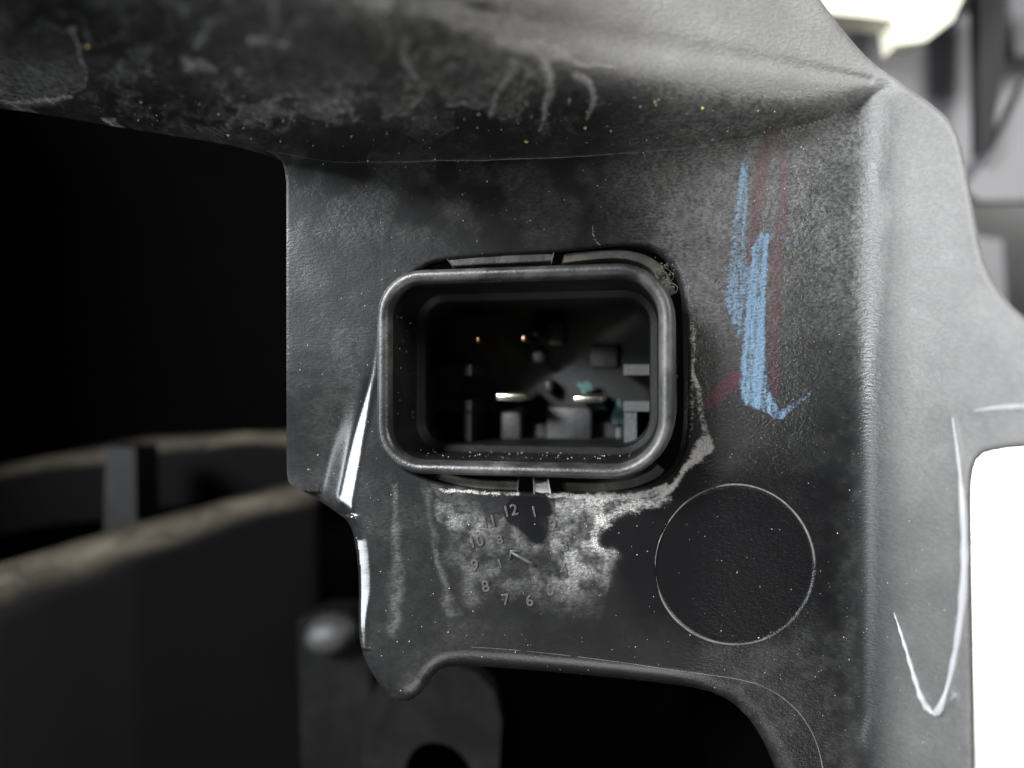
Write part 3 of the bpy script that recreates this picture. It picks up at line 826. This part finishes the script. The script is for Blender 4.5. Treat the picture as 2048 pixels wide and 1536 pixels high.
# ------------------------------------------------------------------ grit, crust and lint
def grit(name, spots, mat, label, cat):
    vs = []; fs = []
    for (p, r) in spots:
        b = len(vs)
        q = [Vector((random.uniform(.6, 1.2) * s * r * (a == 0), random.uniform(.6, 1.2) * s * r * (a == 1), random.uniform(.6, 1.2) * s * r * (a == 2))) for a in range(3) for s in (1, -1)]
        rot = Matrix.Rotation(random.uniform(0, 6), 3, Vector((random.random(), random.random(), random.random() + .1)))
        vs += [tuple(p + rot @ x) for x in q]
        for (x, y, z) in ((0, 2, 4), (2, 1, 4), (1, 3, 4), (3, 0, 4), (2, 0, 5), (1, 2, 5), (3, 1, 5), (0, 3, 5)):
            fs.append((b + x, b + y, b + z))
    me = bpy.data.meshes.new(name); me.from_pydata(vs, [], fs)
    o = link(name, me, mat, None, False)
    tag(o, label, cat, None, 'stuff')
    return o
def on(u, v):
    j = int(round((u - gu[0]) / ST)); i = int(round((v - gv[0]) / ST))
    if i < 0 or j < 0 or i >= U.shape[0] or j >= U.shape[1] or OUT[i, j] > -4: return None
    return Vector(P(u, v, float(DEP[i, j]) - 0.003))
sp = []
for _ in range(900):
    u = random.uniform(600, 1930); v = random.uniform(250, 1500)
    p = on(u, v)
    if p: sp.append((p, 0.004 + 0.008 * random.random() ** 3))
for _ in range(260):
    u = random.uniform(0, 1650); v = random.gauss(235, 35)
    p = on(u, v)
    if p: sp.append((p, 0.005 + 0.014 * random.random() ** 3))
for _ in range(150):            # inside the mouth of the socket
    a = random.random()
    x = random.uniform(-1.5, 1.5)
    if a < 0.7: z = -CH / 2 + 0.2; y = random.uniform(0.15, 1.3)
    else: x = -CW / 2 + 0.185; z = random.uniform(-0.9, 0.7); y = random.uniform(0.2, 1.2)
    if abs(x) > 1.15 and a < 0.7: z += (abs(x) - 1.15) ** 2 * 1.2
    sp.append((MW @ Vector((x, y, z)), 0.003 + 0.008 * random.random() ** 2))
grit('pale_grit', sp, M_speck, 'fine pale dusty grains scattered over the black plastic', 'grit')
sp = []
for (u, v, r) in ((1053, 283, .03), (1170, 256, .022), (1310, 203, .025), (1405, 216, .02), (1455, 262, .018), (457, 270, .022), (452, 248, .015), (487, 256, .014), (535, 252, .012), (175, 93, .03), (1222, 262, .016), (870, 318, .016),
                  (1491, 242, .012), (1290, 312, .012), (736, 322, .014), (1540, 255, .012), (300, 215, .02)):
    p = on(u, v)
    if p: sp.append((p, r))
grit('yellow_grit', sp, M_speck2, 'yellow grit crumbs caught along the underside of the shelf', 'grit')
sp = []
ii, jj = np.nonzero((crust > 0.58) & (OUT < -3) & (WHICH == 0))
for k in rng.choice(len(ii), min(3200, len(ii)), replace=False):
    u = float(U[ii[k], jj[k]]) + random.uniform(-2, 2); v = float(V[ii[k], jj[k]]) + random.uniform(-2, 2)
    c = float(crust[ii[k], jj[k]])
    if random.random() < c:
        sp.append((P(u, v, float(DEP[ii[k], jj[k]]) - 0.002), 0.003 + 0.015 * c * random.random() ** 2))
grit('white_crust', sp, M_crust, 'white powdery salt crust around the lower right corner of the connector', 'crust')
def fibre(pts, r, label):
    bm = bmesh.new()
    tube_mesh(bm, [P(*p) for p in chaikin(pts, 2, False)], r, 5)
    o = from_bm('lint_fibre', bm, M_lint)
    tag(o, label, 'fibre', 'lint fibres in the gap of the connector')
fibre([(1330, 572, -.05), (1345, 565, -.12), (1356, 574, -.15), (1353, 585, -.12), (1338, 590, -.08), (1330, 582, -.05)], 0.0035, 'looped tan lint fibre in the gap at the upper right of the connector')
fibre([(1310, 548, 0), (1328, 540, -.08), (1338, 556, -.1), (1330, 575, -.05)], 0.003, 'short tan lint fibre curling above the looped one beside the connector')
fibre([(1322, 530, .05), (1346, 545, -.05), (1348, 560, -.02), (1325, 568, 0)], 0.0025, 'thin tan lint fibre nearest the top right corner of the connector gap')
sp = [(P(random.gauss(1325, 14), random.gauss(548, 16), random.uniform(-.02, .12)), random.uniform(.006, .02)) for _ in range(90)]
grit('tan_lint_crumbs', sp, M_lint, 'tan lint crumbs packed in the upper right gap beside the connector', 'lint')

# ------------------------------------------------------------------ out of focus background at the right
bench = slab('bench_top', [(1200, 560), (3600, 560), (3600, 2600), (1200, 2600)], 22, 22.6, M_white, None, 0)
tag(bench, kind='structure')
fan = empty('cooling_fan', P(1900, 300, 9))
tag(fan, 'blurred grey fan blades with black gaps behind the right edge of the shroud', 'fan')
def fslab(name, pts, d0, d1, mat):
    o = slab(name, pts, d0, d1, mat, None, 0.08, 2)
    o.parent = fan
    o.matrix_parent_inverse = Matrix.Translation(fan.location).inverted()
fslab('blade', [(1660, 20), (1760, 60), (1800, 110), (1850, 60), (1960, 20), (1968, 300), (1940, 420), (1800, 400), (1650, 200)], 8, 8.4, M_blade)
fslab('blade', [(1985, 300), (2060, 150), (2150, 150), (2150, 400), (1960, 402), (1930, 380)], 7.6, 8.0, M_blade)
fslab('blade', [(2020, -60), (2200, -60), (2200, 120), (2030, 110)], 8.6, 9.0, M_blade)
fslab('blade', [(1940, 470), (2005, 480), (2015, 640), (1950, 640)], 8.6, 9.0, M_blade)
fslab('fan_housing', [(1500, -300), (2500, -300), (2500, 800), (1500, 800)], 11, 11.6, M_black)
fslab('fan_strut', [(1955, -60), (2015, -60), (2010, 120), (1985, 280), (1960, 310)], 7.0, 7.3, M_black)
cream = slab('cream_bracket', [(1640, -80), (1960, -80), (1905, 40), (1850, 82), (1795, 90), (1788, 40), (1640, 25)], 6.0, 6.6, M_cream, None, 0.12, 3)
tag(cream, 'blurred cream plastic bracket at the top beyond the shroud edge', 'bracket')
